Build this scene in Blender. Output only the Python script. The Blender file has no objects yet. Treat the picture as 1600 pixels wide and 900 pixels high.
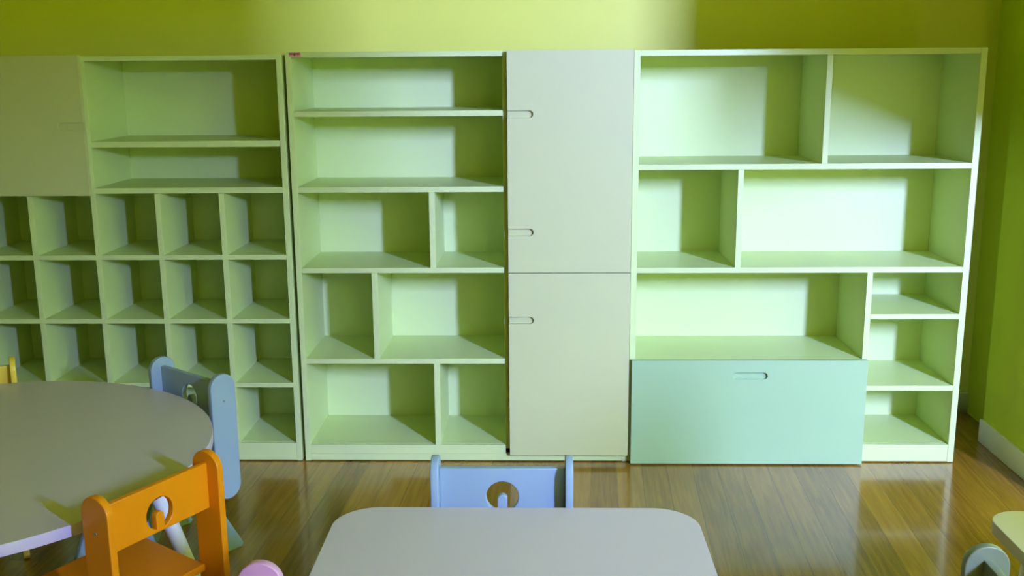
import bpy, bmesh, math
from mathutils import Vector, Matrix, Euler
C = bpy.context.scene
COL = C.collection
PI = math.pi

# ------------------------------------------------------------------ materials
def mat(name, color, rough=0.4, spec=0.5, coat=0.0, noise=0.0, scale=30.0, bump=0.0):
    m = bpy.data.materials.new(name)
    m.use_nodes = True
    nt = m.node_tree
    b = nt.nodes['Principled BSDF']
    b.inputs['Base Color'].default_value = (*color, 1)
    b.inputs['Roughness'].default_value = rough
    b.inputs['Specular IOR Level'].default_value = spec
    b.inputs['Coat Weight'].default_value = coat
    b.inputs['Coat Roughness'].default_value = 0.12
    tc = nt.nodes.new('ShaderNodeTexCoord')
    n = nt.nodes.new('ShaderNodeTexNoise')
    n.inputs['Scale'].default_value = scale
    n.inputs['Detail'].default_value = 4
    nt.links.new(tc.outputs['Object'], n.inputs['Vector'])
    if noise:
        mx = nt.nodes.new('ShaderNodeMixRGB')
        mx.blend_type = 'MIX'
        mx.inputs['Color1'].default_value = (*[c * (1 - noise) for c in color], 1)
        mx.inputs['Color2'].default_value = (*[min(1, c * (1 + noise)) for c in color], 1)
        nt.links.new(n.outputs['Fac'], mx.inputs['Fac'])
        nt.links.new(mx.outputs['Color'], b.inputs['Base Color'])
    if bump:
        bp = nt.nodes.new('ShaderNodeBump')
        bp.inputs['Strength'].default_value = bump
        bp.inputs['Distance'].default_value = 0.002
        nt.links.new(n.outputs['Fac'], bp.inputs['Height'])
        nt.links.new(bp.outputs['Normal'], b.inputs['Normal'])
    return m

def wood_floor():
    m = bpy.data.materials.new('plank_floor')
    m.use_nodes = True
    nt = m.node_tree
    N, L = nt.nodes.new, nt.links.new
    b = nt.nodes['Principled BSDF']
    tc = N('ShaderNodeTexCoord')
    mp = N('ShaderNodeMapping')
    mp.inputs['Rotation'].default_value = (0, 0, math.radians(90 + 3.0))
    mp.inputs['Location'].default_value = (0.35, 0.093, 0)
    L(tc.outputs['Object'], mp.inputs['Vector'])
    br = N('ShaderNodeTexBrick')
    br.offset = 0.37
    br.offset_frequency = 2
    br.inputs['Scale'].default_value = 1.0
    br.inputs['Brick Width'].default_value = 2.1
    br.inputs['Row Height'].default_value = 0.1005
    br.inputs['Mortar Size'].default_value = 0.0008
    br.inputs['Mortar Smooth'].default_value = 0.3
    br.inputs['Bias'].default_value = 0.0
    br.inputs['Color1'].default_value = (0.0, 0.0, 0.0, 1)
    br.inputs['Color2'].default_value = (1.0, 1.0, 1.0, 1)
    br.inputs['Mortar'].default_value = (0.5, 0.5, 0.5, 1)
    L(mp.outputs['Vector'], br.inputs['Vector'])
    # grain stretched along the planks
    mg = N('ShaderNodeMapping')
    mg.inputs['Scale'].default_value = (1.6, 26.0, 1.0)
    L(mp.outputs['Vector'], mg.inputs['Vector'])
    g = N('ShaderNodeTexNoise')
    g.inputs['Scale'].default_value = 2.2
    g.inputs['Detail'].default_value = 7
    g.inputs['Roughness'].default_value = 0.62
    g.inputs['Distortion'].default_value = 0.5
    L(mg.outputs['Vector'], g.inputs['Vector'])
    big = N('ShaderNodeTexNoise')
    big.inputs['Scale'].default_value = 2.5
    L(mp.outputs['Vector'], big.inputs['Vector'])
    r1 = N('ShaderNodeValToRGB')
    r1.color_ramp.elements[0].position = 0.25
    r1.color_ramp.elements[0].color = (*FLOOR_A, 1)
    r1.color_ramp.elements[1].position = 0.78
    r1.color_ramp.elements[1].color = (*FLOOR_B, 1)
    ad = N('ShaderNodeMath'); ad.operation = 'MULTIPLY_ADD'
    L(g.outputs['Fac'], ad.inputs[0]); ad.inputs[1].default_value = 0.55
    bw = N('ShaderNodeMath'); bw.operation = 'MULTIPLY'
    L(br.outputs['Color'], bw.inputs[0]); bw.inputs[1].default_value = 0.24
    L(bw.outputs[0], ad.inputs[2])
    ad2 = N('ShaderNodeMath'); ad2.operation = 'MULTIPLY_ADD'
    L(big.outputs['Fac'], ad2.inputs[0]); ad2.inputs[1].default_value = 0.12
    L(ad.outputs[0], ad2.inputs[2])
    L(ad2.outputs[0], r1.inputs['Fac'])
    mx = N('ShaderNodeMixRGB')
    L(br.outputs['Fac'], mx.inputs['Fac'])
    L(r1.outputs['Color'], mx.inputs['Color1'])
    mx.inputs['Color2'].default_value = (FLOOR_A[0] * .62, FLOOR_A[1] * .62, FLOOR_A[2] * .62, 1)
    L(mx.outputs['Color'], b.inputs['Base Color'])
    rr = N('ShaderNodeMapRange')
    rr.inputs['To Min'].default_value = 0.17
    rr.inputs['To Max'].default_value = 0.27
    L(g.outputs['Fac'], rr.inputs['Value'])
    L(rr.outputs['Result'], b.inputs['Roughness'])
    b.inputs['Specular IOR Level'].default_value = 0.6
    b.inputs['Coat Weight'].default_value = 0.5
    b.inputs['Coat Roughness'].default_value = 0.10
    bp = N('ShaderNodeBump')
    bp.inputs['Strength'].default_value = 0.25
    bp.inputs['Distance'].default_value = 0.001
    iv = N('ShaderNodeMath'); iv.operation = 'SUBTRACT'
    iv.inputs[0].default_value = 1.0
    L(br.outputs['Fac'], iv.inputs[1])
    L(iv.outputs[0], bp.inputs['Height'])
    L(bp.outputs['Normal'], b.inputs['Normal'])
    return m

FLOOR_A = (0.20, 0.088, 0.008)
FLOOR_B = (0.52, 0.26, 0.032)
SHELF = (0.63, 0.725, 0.335)
DOOR = (0.57, 0.58, 0.30)
DRAWER = (0.365, 0.53, 0.30)
WALL = (0.74, 0.75, 0.13)

M = dict(
    shelf=mat('mint_white_laminate', SHELF, 0.42, 0.35, noise=0.012, scale=4),
    door=mat('cream_laminate', DOOR, 0.45, 0.35, noise=0.012, scale=5),
    pull=mat('cream_routed_edge', [c * .97 for c in DOOR], 0.5, 0.3),
    drawer=mat('pale_aqua_laminate', DRAWER, 0.42, 0.35, noise=0.015, scale=4),
    drawerpull=mat('pale_aqua_routed_edge', [c * .98 for c in DRAWER], 0.5, 0.3),
    wall=mat('lime_wall_paint', WALL, 0.45, 0.35, noise=0.03, scale=2.0, bump=0.03),
    wallright=mat('shaded_wall_paint', (0.62, 0.75, 0.04), 0.45, 0.35, noise=0.03, scale=2.0, bump=0.03),  # wall paint copy, greener, with the right wall's shade put in
    ceiling=mat('ceiling_paint', (0.66, 0.68, 0.04), 0.7, 0.2),
    base=mat('baseboard_paint', (0.88, 0.88, 0.75), 0.4, 0.4),
    floor=wood_floor(),
    table=mat('white_table_laminate', (0.58, 0.51, 0.5), 0.38, 0.4, noise=0.01, scale=3),
    tableshade=mat('shaded_table_laminate', (0.6, 0.53, 0.44), 0.38, 0.4, noise=0.01, scale=3),  # white laminate copy, the right table's partial shade put into its tint
    tableedge=mat('white_edge_band', (0.6, 0.51, 0.66), 0.4, 0.4),
    tableleg=mat('white_lacquer', (0.80, 0.78, 0.78), 0.35, 0.4),
    orange=mat('orange_lacquer', (0.8, 0.26, 0.002), 0.36, 0.45, noise=0.03, scale=8),
    blue=mat('sky_blue_lacquer', (0.28, 0.38, 0.44), 0.36, 0.45, noise=0.02, scale=8),
    yellow=mat('yellow_lacquer', (0.85, 0.62, 0.06), 0.36, 0.45, noise=0.02, scale=8),
    pink=mat('pink_lacquer', (0.66, 0.33, 0.48), 0.36, 0.45, noise=0.02, scale=8),
    grey=mat('grey_green_lacquer', (0.18, 0.21, 0.14), 0.36, 0.45, noise=0.02, scale=8),
    screw=mat('dull_steel', (0.25, 0.24, 0.22), 0.4, 0.5),
    frame=mat('window_frame_paint', (0.8, 0.8, 0.78), 0.4, 0.4),
    stick=mat('sticker_paper', (0.75, 0.36, 0.38), 0.6, 0.2),
    ink=mat('sticker_ink', (0.32, 0.05, 0.08), 0.6, 0.2),
)

# ------------------------------------------------------------------ helpers
def link(name, me, parent=None, loc=(0, 0, 0), rot=(0, 0, 0)):
    o = bpy.data.objects.new(name, me)
    COL.objects.link(o)
    o.location = loc
    o.rotation_euler = rot
    if parent:
        o.parent = parent
    return o

def smooth(me, ang=35):
    for p in me.polygons:
        p.use_smooth = True
    me.set_sharp_from_angle(angle=math.radians(ang))

def bm_box(bm, x0, x1, y0, y1, z0, z1, bev=0.0):
    v = [bm.verts.new((x, y, z)) for x in (x0, x1) for y in (y0, y1) for z in (z0, z1)]
    f = [(0, 1, 3, 2), (4, 6, 7, 5), (0, 4, 5, 1), (2, 3, 7, 6), (0, 2, 6, 4), (1, 5, 7, 3)]
    faces = [bm.faces.new([v[i] for i in q]) for q in f]
    if bev:
        es = {e for fc in faces for e in fc.edges}
        bmesh.ops.bevel(bm, geom=list(es), offset=bev, segments=2, affect='EDGES', profile=0.5)

def box(name, b, m, parent=None, bev=0.0012):
    return boxes(name, [b], m, parent, bev)

def boxes(name, bs, m, parent=None, bev=0.0012):
    bm = bmesh.new()
    for b in bs:
        bm_box(bm, *b, bev=bev)
    bmesh.ops.recalc_face_normals(bm, faces=bm.faces)
    me = bpy.data.meshes.new(name)
    bm.to_mesh(me)
    bm.free()
    me.materials.append(M[m] if isinstance(m, str) else m)
    if bev:
        smooth(me)
        for p in me.polygons:                              # broad faces flat, only the rounded edges smooth
            if max(abs(c) for c in p.normal) > 0.9999:
                p.use_smooth = False
    return link(name, me, parent)

def slab_mesh(outlines, t, bev=0.0):
    """2-D outlines (first outer, others holes) in local XY thickened by t about z=0, edges rounded by bev."""
    cu = bpy.data.curves.new('outline', 'CURVE')
    cu.dimensions = '2D'
    cu.fill_mode = 'BOTH'
    for pts in outlines:
        s = cu.splines.new('POLY')
        s.points.add(len(pts) - 1)
        for p, q in zip(s.points, pts):
            p.co = (q[0], q[1], 0, 1)
        s.use_cyclic_u = True
    cu.extrude = t / 2 - bev
    cu.bevel_depth = bev
    cu.bevel_resolution = 2
    cu.offset = -bev
    o = bpy.data.objects.new('outline', cu)
    COL.objects.link(o)
    dg = bpy.context.evaluated_depsgraph_get()
    dg.update()
    me = bpy.data.meshes.new_from_object(o.evaluated_get(dg))
    bpy.data.objects.remove(o)
    bpy.data.curves.remove(cu)
    bm = bmesh.new()
    bm.from_mesh(me)
    bmesh.ops.remove_doubles(bm, verts=bm.verts, dist=1e-5)
    bmesh.ops.recalc_face_normals(bm, faces=bm.faces)
    bm.to_mesh(me)
    bm.free()
    return me

def slab(name, outlines, t, m, parent, mtx, bev=0.0, extra=None):
    me = slab_mesh(outlines, t, bev)
    caps = [abs(p.normal.z) > 0.999 for p in me.polygons]
    me.transform(mtx)
    if extra:
        bm = bmesh.new()
        bm.from_mesh(me)
        for b in extra:
            bm_box(bm, *b)
        bmesh.ops.recalc_face_normals(bm, faces=bm.faces)
        bm.to_mesh(me)
        bm.free()
    me.name = name
    me.materials.clear()
    me.materials.append(M[m])
    smooth(me)
    for i, p in enumerate(me.polygons):                    # the broad faces stay flat
        if i >= len(caps) or caps[i]:
            p.use_smooth = False
    return link(name, me, parent)

def arc(cx, cy, r, a0, a1, n=14):
    return [(cx + r * math.cos(math.radians(a0 + (a1 - a0) * i / n)),
             cy + r * math.sin(math.radians(a0 + (a1 - a0) * i / n))) for i in range(n + 1)]

XZ = Matrix.Rotation(PI / 2, 4, 'X')                       # outline (x,y) -> world (x, , z)
def xz(y):                                                 # slab standing in the x-z plane at depth y
    return Matrix.Translation((0, y, 0)) @ XZ
def yz(x):                                                 # outline (a,b) -> (y=a, z=b), thickness along x
    return Matrix.Translation((x, 0, 0)) @ Matrix(((0, 0, 1, 0), (1, 0, 0, 0), (0, 1, 0, 0), (0, 0, 0, 1)))
def xy(z):
    return Matrix.Translation((0, 0, z))

def thing(name, label, cat, loc=(0, 0, 0), rz=0.0, group=None):
    o = bpy.data.objects.new(name, None)
    o.empty_display_size = 0.1
    COL.objects.link(o)
    o.location = loc
    o.rotation_euler = (0, 0, rz)
    o['label'] = label
    o['category'] = cat
    if group:
        o['group'] = group
    return o

def struct(o):
    o['kind'] = 'structure'
    return o

# ------------------------------------------------------------------ the room
XL, XR = -4.2, 4.4
YB, YF = 0.632, -5.78
ZC = 3.5
WT = 0.13
RWX = 1.880                                                # face of the wall block on the right
WIN = (3.215, 3.625, 2.215, 3.345)
FILL_WIN = (1.05, 1.80, 2.20, 3.10)  # made-up opening that holds the added warm fill
struct(box('floor', (XL - .1, XR + .1, YF - WT, YB + .1, -0.08, 0.0), 'floor', bev=0))
struct(box('ceiling', (XL - .1, XR + .1, YF - WT, YB + .1, ZC, ZC + .1), 'ceiling', bev=0))
struct(box('wall_back', (XL - .1, XR + .1, YB, YB + .12, 0, ZC), 'wall', bev=0))
struct(box('wall_left', (XL - .12, XL, YF - .1, YB + .1, 0, ZC), 'wall', bev=0))
RIGHT_WALL = [
    (RWX, RWX + .5, -0.35, 0.242, 0, ZC),                  # wall end beside the shelves
    (RWX + .09, RWX + .5, 0.242, YB + .05, 0, ZC),         # unseen block, added to stop light leaking into the nook
    (RWX, RWX + .03, YF, -3.65, 2.13, ZC),  # unseen lintel, added to cut the daylight towards the left
    (RWX, RWX + .10, -3.60, -2.85, 0, 1.35),               # unseen half wall, added to shade the right table and chair
    (XR, XR + .12, YF - .1, YB + .1, 0, ZC),
]
w = WIN
w2 = FILL_WIN
struct(boxes('wall_front', [
    (XL - .1, w2[0], YF - WT, YF, 0, ZC), (w2[1], w[0], YF - WT, YF, 0, ZC), (w[1], XR + .1, YF - WT, YF, 0, ZC),
    (w[0], w[1], YF - WT, YF, 0, w[2]), (w[0], w[1], YF - WT, YF, w[3], ZC),
    (w2[0], w2[1], YF - WT, YF, 0, w2[2]), (w2[0], w2[1], YF - WT, YF, w2[3], ZC)], 'wall', bev=0))
def window_frame(name, w):
    fr = []
    for a, b in ((w[0], w[0] + .03), (w[1] - .03, w[1])):
        fr.append((a, b, YF - WT + .01, YF - WT + .05, w[2], w[3]))
    for a, b in ((w[2], w[2] + .03), (w[3] - .03, w[3])):
        fr.append((w[0] + .03, w[1] - .03, YF - WT + .01, YF - WT + .05, a, b))
    return struct(boxes(name, fr, 'frame', bev=0.002))
gl = bpy.data.materials.new('window_glass')
gl.use_nodes = True
nt = gl.node_tree
nt.nodes.clear()
out = nt.nodes.new('ShaderNodeOutputMaterial')
ms = nt.nodes.new('ShaderNodeMixShader')
tr = nt.nodes.new('ShaderNodeBsdfTransparent')
gs = nt.nodes.new('ShaderNodeBsdfGlossy')
gs.inputs['Roughness'].default_value = 0.02
ms.inputs['Fac'].default_value = 0.06
nt.links.new(tr.outputs[0], ms.inputs[1]); nt.links.new(gs.outputs[0], ms.inputs[2]); nt.links.new(ms.outputs[0], out.inputs[0])
for nm, q in (('window_1', WIN), ('added_fill_window', FILL_WIN)):
    box('window_pane', (q[0] + .02, q[1] - .02, YF - WT + .027, YF - WT + .033, q[2] + .02, q[3] - .02), gl, window_frame(nm, q), bev=0)

def base_profile():
    return [(0, 0), (0.014, 0), (0.014, 0.088)] + arc(0.005, 0.091, 0.009, 0, 90, 5) + [(0, 0.1)]
# back baseboard: profile extruded along x ; right baseboard rounded where it ends at the wall corner
me = slab_mesh([[(YB - p[0], p[1]) for p in base_profile()]], 2.4 + 4.2)
me.transform(yz((XL + 2.4) / 2)); me.materials.clear(); me.materials.append(M['base'])
struct(link('baseboard_back', me))
def rb():
    y0, y1, r = -0.35, 0.256, 0.014
    return [(RWX + .002, y0), (RWX + .002, y1 - .014), (RWX + .002, y1)] + arc(RWX, y1 - r, r, 90, 180, 6) + [(RWX - r, y0)]
o = struct(slab('baseboard_right', [rb()], 0.1, 'base', None, xy(0.05), bev=0.004))

# right wall: wall end, far wall, and an unseen soffit added to shape daylight
struct(slab('wall_right', [[(-2.40, 1.96), (-0.35, 1.395), (-0.35, ZC), (-2.40, ZC)]], 0.03, 'wallright', None, yz(RWX + .015), extra=RIGHT_WALL))

# ------------------------------------------------------------------ cabinets
T = 0.022
DEP = 0.385
BK = 0.372                                                 # front of the back panels
def notch_left(x0, x1, xe, z0, z1, slots):
    """door outline with finger slots cut in from its left edge; slots are (low, high) going up"""
    pts = [(x0, z0), (x1, z0), (x1, z1), (x0, z1)]
    for lo, hi in sorted(slots, reverse=True):
        r = (hi - lo) / 2
        pts += [(x0, hi)] + arc(xe - r, lo + r, r, 90, -90, 10) + [(x0, lo)]
    return pts
def slot(x0, x1, z0, z1):
    r = (z1 - z0) / 2
    return arc(x0 + r, z0 + r, r, 90, 270, 10) + arc(x1 - r, z0 + r, r, -90, 90, 10)

def panel(kind, b, parent, m='shelf', bev=0.0012):
    return box(kind, b, m, parent, bev)

# --- left: cubby cabinet
A = thing('cubby_cabinet', 'tall pale storage cabinet of square cubbyholes behind the round table', 'cabinet', (-1.618, 0, 0), 0, 'tall storage cabinets along the green wall')
OX = -1.618
def pa(kind, x0, x1, y0, y1, z0, z1, m='shelf', bev=0.0012):
    return panel(kind, (x0 - OX, x1 - OX, y0, y1, z0, z1), A, m, bev)
AL, AR = -2.260, -0.976
AT = 1.629
pa('side_panel', AL, AL + T, 0, DEP, 0.003, AT - .022)
pa('side_panel', AR - T, AR, 0, DEP, 0.003, AT)
pa('top_panel', AL, AR - T, 0, DEP, AT - .018, AT)
pa('back_panel', AL + T, AR - T, BK, DEP, 0.06, AT - .018)
ADIV = [-1.9975, -1.7455, -1.493, -1.2405]
for i, x in enumerate(ADIV):
    top = (AT - .018) if i == 1 else 1.104
    pa('divider', x - .011, x + .011, 0.0006, BK, 0.079, top)
pa('shelf', ADIV[1] + .011, AR - T, 0.0012, BK, 1.284, 1.307)
pa('shelf', AL + T, AR - T, 0.0, BK, 1.105, 1.127)
for z in (0.851, 0.592, 0.3255):
    pa('shelf', AL + T, AR - T, 0.0, BK, z - .0095, z + .0095)
pa('shelf', AL + T, AR - T, 0.018, BK, 0.057, 0.079)
pa('plinth', AL + T, AR - T, 0.001, 0.017, 0.005, 0.0785)
# overlay door with a slot pull on its right edge
dx0, dx1, dz0, dz1 = AL + .004 - OX, -1.7475 - OX, 1.100, AT + .004
xe, lo, hi = -1.850 - OX, 1.351, 1.381
r = (hi - lo) / 2
ol = [(dx0, dz0), (dx1, dz0), (dx1, lo)] + arc(xe + r, lo + r, r, 270, 90, 10) + [(dx1, hi), (dx1, dz1), (dx0, dz1)]
d = slab('door', [ol], 0.013, 'door', A, xz(-0.0165), bev=0.0008, extra=[(dx0 + .0005, dx1 - .0005, -0.0105, -0.002, dz0 + .0005, dz1 - .0005)])
slab('finger_pull', [arc(xe + r, lo + r, r - .00005, 270, 90, 10) + [(dx1 - .001, hi - .00005), (dx1 - .001, lo + .00005)]], 0.001, 'pull', d, xz(-0.0105))

# --- middle: open shelves and two doors
B = thing('shelf_cabinet', 'tall pale cabinet with open shelves and two cream doors, in the middle', 'cabinet', (-0.303, 0, 0), 0, 'tall storage cabinets along the green wall')
OX = -0.303
def pb(kind, x0, x1, y0, y1, z0, z1, m='shelf', bev=0.0012):
    return panel(kind, (x0 - OX, x1 - OX, y0, y1, z0, z1), B, m, bev)
BL, BR, BT = -0.962, 0.3545, 1.638
BD0, BD1 = -0.141, -0.119
pb('side_panel', BL, BL + T, 0, DEP, 0.003, BT)
pb('side_panel', BR - T, BR, 0, DEP, 0.003, BT)
boxes('top_panel', [(BL + T - OX, BD0 + .001 - OX, 0.0006, .018, BT - .020, BT), (BL + T - OX, BR - T - OX, .018, DEP, BT - .020, BT)], 'shelf', B)
pb('back_panel', BL + T, BR - T, BK, DEP, 0.06, BT - .020)
pb('divider', BD0, BD1, 0.018, BK, 0.0715, BT - .020)
for z0, z1 in ((1.396, 1.417), (1.105, 1.126), (0.786, 0.807), (0.415, 0.436)):
    pb('shelf', BL + T, BD0 + .001, 0.0008, BK, z0, z1)
pb('shelf', BL + T, BR - T, 0.019, BK, 0.050, 0.0715)
boxes('plinth', [(BL + T - OX, BR - T - OX, 0.001, 0.018, 0.005, 0.034), (BL + T - OX, BD0 + .001 - OX, 0.001, 0.018, 0.034, 0.071)], 'shelf', B)
pb('divider', -0.430, -0.407, 0.0004, BK, 0.807, 1.105)
pb('divider', -0.664, -0.641, 0.0004, BK, 0.436, 0.786)
pb('divider', -0.426, -0.403, 0.0004, BK, 0.0715, 0.415)
for z0, z1, slots in ((0.7905, 1.639, [(1.388, 1.416), (0.936, 0.964)]), (0.036, 0.7875, [(0.585, 0.613)])):
    x0, x1, xe = -0.1225 - OX, 0.3535 - OX, -0.024 - OX
    d = slab('door', [notch_left(x0, x1, xe, z0, z1, slots)], 0.013, 'door', B, xz(-0.0165), bev=0.0008,
             extra=[(x0 + .0005, x1 - .0005, -0.0105, -0.002, z0 + .0005, z1 - .0005)])
    for lo, hi in slots:
        r = (hi - lo) / 2
        slab('finger_pull', [[(x0 + .001, lo + .00005)] + arc(xe - r, lo + r, r - .00005, -90, 90, 10) + [(x0 + .001, hi - .00005)]],
             0.001, 'pull', d, xz(-0.0105))
st = box('sticker', (-0.947 - OX, -0.902 - OX, -0.0007, -0.0001, 1.6205, 1.6375), 'stick', B, bev=0)
st['label'] = 'small pinkish red paper sticker'
marks = []
import random
random.seed(4)
x = -0.945 - OX
while x < -0.9065 - OX:
    wv = 0.0032 + random.random() * .0025
    h = 0.004 + random.random() * .005
    marks.append((x, x + wv, -0.0011, -0.0006, 1.6335 - h, 1.6355))
    x += wv + 0.0016
boxes('sticker_print', marks, 'ink', st, bev=0)

# --- right: open compartments and a drawer
OX = 1.012
Cc = thing('compartment_cabinet', 'tall mint white cabinet of open compartments above a pale blue drawer', 'cabinet', (OX, 0, 0), 0, 'tall storage cabinets along the green wall')
def pc(kind, x0, x1, y0, y1, z0, z1, m='shelf', bev=0.0012):
    return panel(kind, (x0 - OX, x1 - OX, y0, y1, z0, z1), Cc, m, bev)
CL, CR, CT = 0.3565, 1.667, 1.636
pc('side_panel', CL, CL + .0235, 0, DEP, 0.003, CT)
pc('side_panel', CR - .0245, CR, 0, DEP, 0.003, CT)
x0, x1 = CL + .0235, CR - .0245
pc('top_panel', x0, x1, 0.0006, DEP, CT - .022, CT)
pc('back_panel', x0, x1, BK, DEP, 0.06, CT - .022)
pc('shelf', x0, x1, 0.0008, BK, 1.186, 1.208)
pc('shelf', x0, x1, 0.0008, BK, 0.783, 0.805)
pc('divider', 1.076, 1.098, 0.0004, BK, 1.208, CT - .022)
pc('divider', 0.761, 0.783, 0.0004, BK, 0.805, 1.186)
pc('divider', 1.276, 1.298, 0.0004, BK, 0.0765, 0.783)
pc('shelf', x0, 1.276, 0.0008, BK, 0.412, 0.434)
pc('shelf', 1.298, x1, 0.0008, BK, 0.596, 0.617)
pc('shelf', 1.298, x1, 0.0008, BK, 0.3025, 0.324)
pc('shelf', x0, x1, 0.019, BK, 0.055, 0.0765)
pc('plinth', x0, x1, 0.001, 0.018, 0.005, 0.076)
dx0, dx1, dz0, dz1 = 0.364 - OX, 1.2905 - OX, 0.006, 0.4375
sl = (0.763 - OX, 0.900 - OX, 0.360, 0.388)
d = slab('drawer', [[(dx0, dz0), (dx1, dz0), (dx1, dz1), (dx0, dz1)], slot(*sl)], 0.014, 'drawer', Cc, xz(-0.027), bev=0.0008,
         extra=[(dx0 + .0005, dx1 - .0005, -0.0205, -0.010, dz0 + .0005, dz1 - .0005),
                (0.388 - OX, 0.400 - OX, -0.010, 0.35, 0.09, 0.38), (1.256 - OX, 1.268 - OX, -0.010, 0.35, 0.09, 0.38),
                (0.400 - OX, 1.256 - OX, 0.338, 0.35, 0.09, 0.38), (0.400 - OX, 1.256 - OX, -0.010, 0.338, 0.09, 0.102)])
d['label'] = 'pale aqua blue drawer front'
s2 = slot(sl[0] + .00005, sl[1] - .00005, sl[2] + .00005, sl[3] - .00005)
slab('finger_pull', [s2], 0.001, 'drawerpull', d, xz(-0.0205))

# ------------------------------------------------------------------ children's chairs
def chair(label, m, loc, rz, scale=1.0):
    t = thing('childs_chair', label, 'chair', loc, rz, "painted children's chairs with round holes in the backs")
    W, HW = 0.0460, 0.1685                                 # half width of an upright, half spacing of the uprights
    top, low = 0.62, 0.195
    prof = arc(0, top - W, W, 0, 180, 22) + arc(0, low + W, W, 180, 360, 18)
    for s in (-1, 1):
        sp = slab('side_panel', [prof], 0.020, m, t, yz(s * HW), bev=0.003)
        me = bpy.data.meshes.new('screw')
        bm = bmesh.new()
        bmesh.ops.create_cone(bm, cap_ends=True, segments=14, radius1=0.0042, radius2=0.0036, depth=0.002)
        bm.to_mesh(me); bm.free()
        me.transform(Matrix.Translation((s * (HW + .0105), 0.0, 0.530)) @ Matrix.Rotation(s * PI / 2, 4, 'Y'))
        me.materials.append(M['screw'])
        link('screw', me, sp)
    # backrest board with a keyhole: a round hole with a small round-topped tongue rising from below
    R, zc, kw = 0.041, 0.514, 0.0125
    a = math.degrees(math.asin(kw / R))
    hole = arc(0, zc, R, -90 + a, 270 - a, 40) + [(-kw, zc - 0.008)] + arc(0, zc - 0.008, kw, 180, 0, 12) + [(kw, zc - R * math.cos(math.radians(a)))]
    b0 = HW - 0.010
    board = [(-b0, 0.467), (b0, 0.467), (b0, 0.590), (-b0, 0.590)]
    slab('backrest', [board, hole], 0.018, m, t, xz(0.0), bev=0.002)
    # seat, a little wider at the front
    q = 0.02
    seat = [(-0.152, 0.018), (0.152, 0.018)] + arc(0.188 - q, 0.338 - q, q, 0, 90, 6) + arc(-0.188 + q, 0.338 - q, q, 90, 180, 6)
    slab('seat', [seat], 0.020, m, t, xy(0.295), bev=0.003)
    # four splayed board legs just inside the uprights
    for s in (-1, 1):
        for f in (0, 1):
            y0, y1 = (-0.022, 0.128) if f == 0 else (0.350, 0.222)      # foot and top, along the chair
            sg = 1 if f == 0 else -1
            leg = [(y0 - .034 * sg + .008 * sg, 0), (y0 + .030 * sg, 0), (y1 + .034 * sg, 0.284), (y1 - .034 * sg, 0.284), (y0 - .034 * sg, 0.012)]
            if f == 1:
                leg = leg[::-1]
            slab('leg', [leg], 0.020, m, t, yz(s * (HW - 0.0205)), bev=0.003)
    t.scale = (scale,) * 3
    return t
R_ = math.radians
chair('orange wooden child chair drawn up to the near side of the round table', 'orange', (-0.9405, -1.6425, 0), R_(61.08))
chair('light blue wooden child chair between the round table and the cubbyhole cabinet', 'blue', (-1.161, -0.717, 0), R_(142.43))
chair('light blue wooden child chair behind the rectangular table in the centre', 'blue', (-0.096, -1.533, 0), R_(180))
fw = Vector((0.47, -0.883)); rt = Vector((0.883, 0.47))
yp = Vector((-1.850, -0.540)) - rt * 0.163
chair('yellow wooden child chair behind the round table at the left edge', 'yellow', (yp.x, yp.y, 0), math.atan2(fw.y, fw.x) - PI / 2, 0.965)
chair('pink wooden child chair, only its rounded top showing, left of the rectangular table', 'pink', (-0.559, -2.275, 0), R_(-90))
chair('grey green wooden child chair by the table in the bottom right corner', 'grey', (0.91, -2.187, 0), R_(-90))

# ------------------------------------------------------------------ tables
def tube(name, p0, p1, r0, r1, m, parent, n=20):
    p0, p1 = Vector(p0), Vector(p1)
    d = p1 - p0
    bm = bmesh.new()
    bmesh.ops.create_cone(bm, cap_ends=True, segments=n, radius1=r0, radius2=r1, depth=d.length)
    me = bpy.data.meshes.new(name)
    bm.to_mesh(me); bm.free()
    me.transform(Matrix.Translation((p0 + p1) / 2) @ d.to_track_quat('Z', 'Y').to_matrix().to_4x4())
    me.materials.append(M[m])
    smooth(me, 40)
    return link(name, me, parent)

def rrect(x0, x1, y0, y1, r):
    return (arc(x1 - r, y0 + r, r, -90, 0) + arc(x1 - r, y1 - r, r, 0, 90) + arc(x0 + r, y1 - r, r, 90, 180) + arc(x0 + r, y0 + r, r, 180, 270))

def table(label, loc, outline, legs, H=0.52, th=0.030, m='table', e='tableedge'):
    t = thing('childrens_table', label, 'table', loc, 0, "white children's tables")
    top = slab('tabletop', [outline], th, m, t, xy(H - th / 2), bev=0.0015)
    # edge band: side faces only carry the edge material
    me = top.data
    me.materials.append(M[e])
    for p in me.polygons:
        if abs(p.normal.z) < 0.5:
            p.material_index = 1
    for (a, b) in legs:
        tube('leg', (a[0], a[1], H - th + .001), (b[0], b[1], 0.0), 0.028, 0.020, 'tableleg', t)
    return t
legs = []
for th in (19, 139, 259):
    c_, s_ = math.cos(R_(th)), math.sin(R_(th))
    legs.append(((.48 * c_, .48 * s_), (.63 * c_, .63 * s_)))
table('round white table on splayed legs, at the left of the room', (-1.652, -1.275, 0), arc(0, 0, 0.702, 0, 360, 96)[:-1], legs)
def sq(hw, hl):
    return [((sx * (hw - .10), sy * (hl - .09)), (sx * (hw - .06), sy * (hl - .055))) for sx in (-1, 1) for sy in (-1, 1)]
table('white rectangular table with rounded corners in the bottom centre', (-0.059, -2.125, 0), rrect(-.435, .435, -.505, .505, .105), sq(.435, .505))
table('white table corner cut off by the bottom right of the view', (1.497, -2.135, 0), rrect(-.430, .430, -.505, .505, .075), sq(.43, .505), m='tableshade', e='tableshade')

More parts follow.
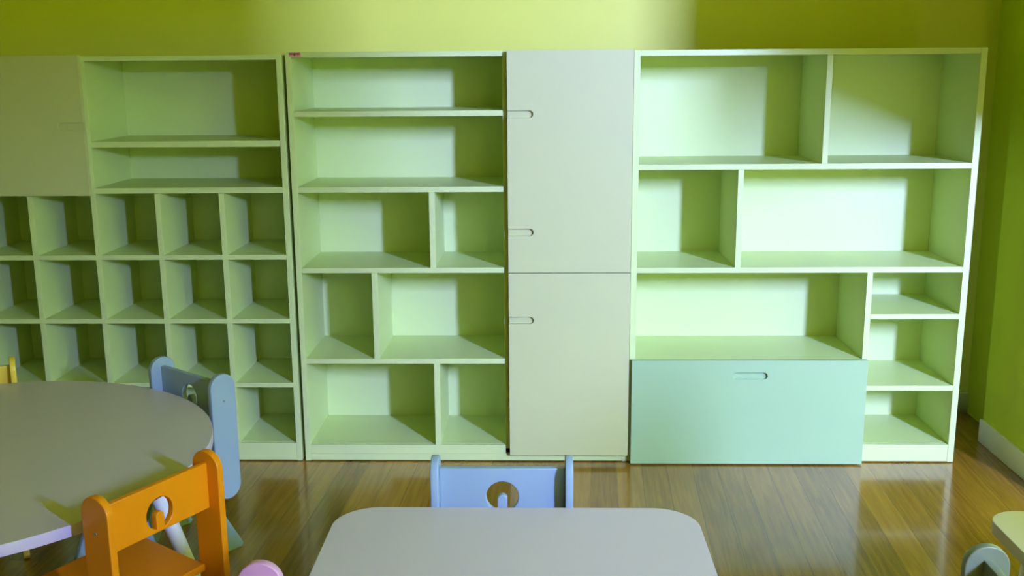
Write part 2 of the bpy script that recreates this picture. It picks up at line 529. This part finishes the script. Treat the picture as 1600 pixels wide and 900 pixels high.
# ------------------------------------------------------------------ light and camera
def area(name, loc, rot, sx, sy, power, color):
    l = bpy.data.lights.new(name, 'AREA')
    l.shape = 'RECTANGLE'
    l.size, l.size_y = sx, sy
    l.energy = power
    l.color = color
    o = bpy.data.objects.new(name, l)
    COL.objects.link(o)
    o.location = loc
    o.rotation_euler = rot
    return o
KEY = 1070
area('window_daylight', ((w[0] + w[1]) / 2, YF - WT - .01, (w[2] + w[3]) / 2), (R_(90), 0, 0), w[1] - w[0], w[3] - w[2], KEY, (0.57, 0.71, 1.72))
FILL = 14
area('added_warm_fill', ((w2[0] + w2[1]) / 2, YF - WT - .01, (w2[2] + w2[3]) / 2), (R_(90), 0, 0), w2[1] - w2[0], w2[3] - w2[2], FILL, (1.0, 0.80, 0.15))  # added weak warm fill for the shadows, no known source
wd = bpy.data.worlds.new('World')
C.world = wd
wd.use_nodes = True
wd.node_tree.nodes['Background'].inputs[0].default_value = (0.7, 0.85, 1.0, 1)
wd.node_tree.nodes['Background'].inputs[1].default_value = 0.5

f, pit, yaw, roll, h = 1622.183426785629, 0.21004618708733933, -0.02739898209166124, -0.007782315391668647, 1.578592980361866
F = Vector((math.sin(yaw) * math.cos(pit), math.cos(yaw) * math.cos(pit), -math.sin(pit)))
Rv = Vector((math.cos(yaw), -math.sin(yaw), 0))
U = Rv.cross(F)
R2 = math.cos(roll) * Rv + math.sin(roll) * U
U2 = -math.sin(roll) * Rv + math.cos(roll) * U
cd = bpy.data.cameras.new('Camera')
cam = bpy.data.objects.new('Camera', cd)
COL.objects.link(cam)
mw = Matrix((R2, U2, -F)).transposed().to_4x4()
mw.translation = (0, -4, h)
cam.matrix_world = mw
cd.sensor_width = 36
cd.lens = f / 1600 * 36
cd.clip_start = 0.05
C.camera = cam

C.view_settings.view_transform = 'Standard'
C.view_settings.look = 'None'
C.view_settings.gamma = 1
C.view_settings.use_curve_mapping = False
C.view_settings.exposure = 0.0
C.cycles.max_bounces = 12
C.cycles.diffuse_bounces = 8
C.cycles.use_denoising = True
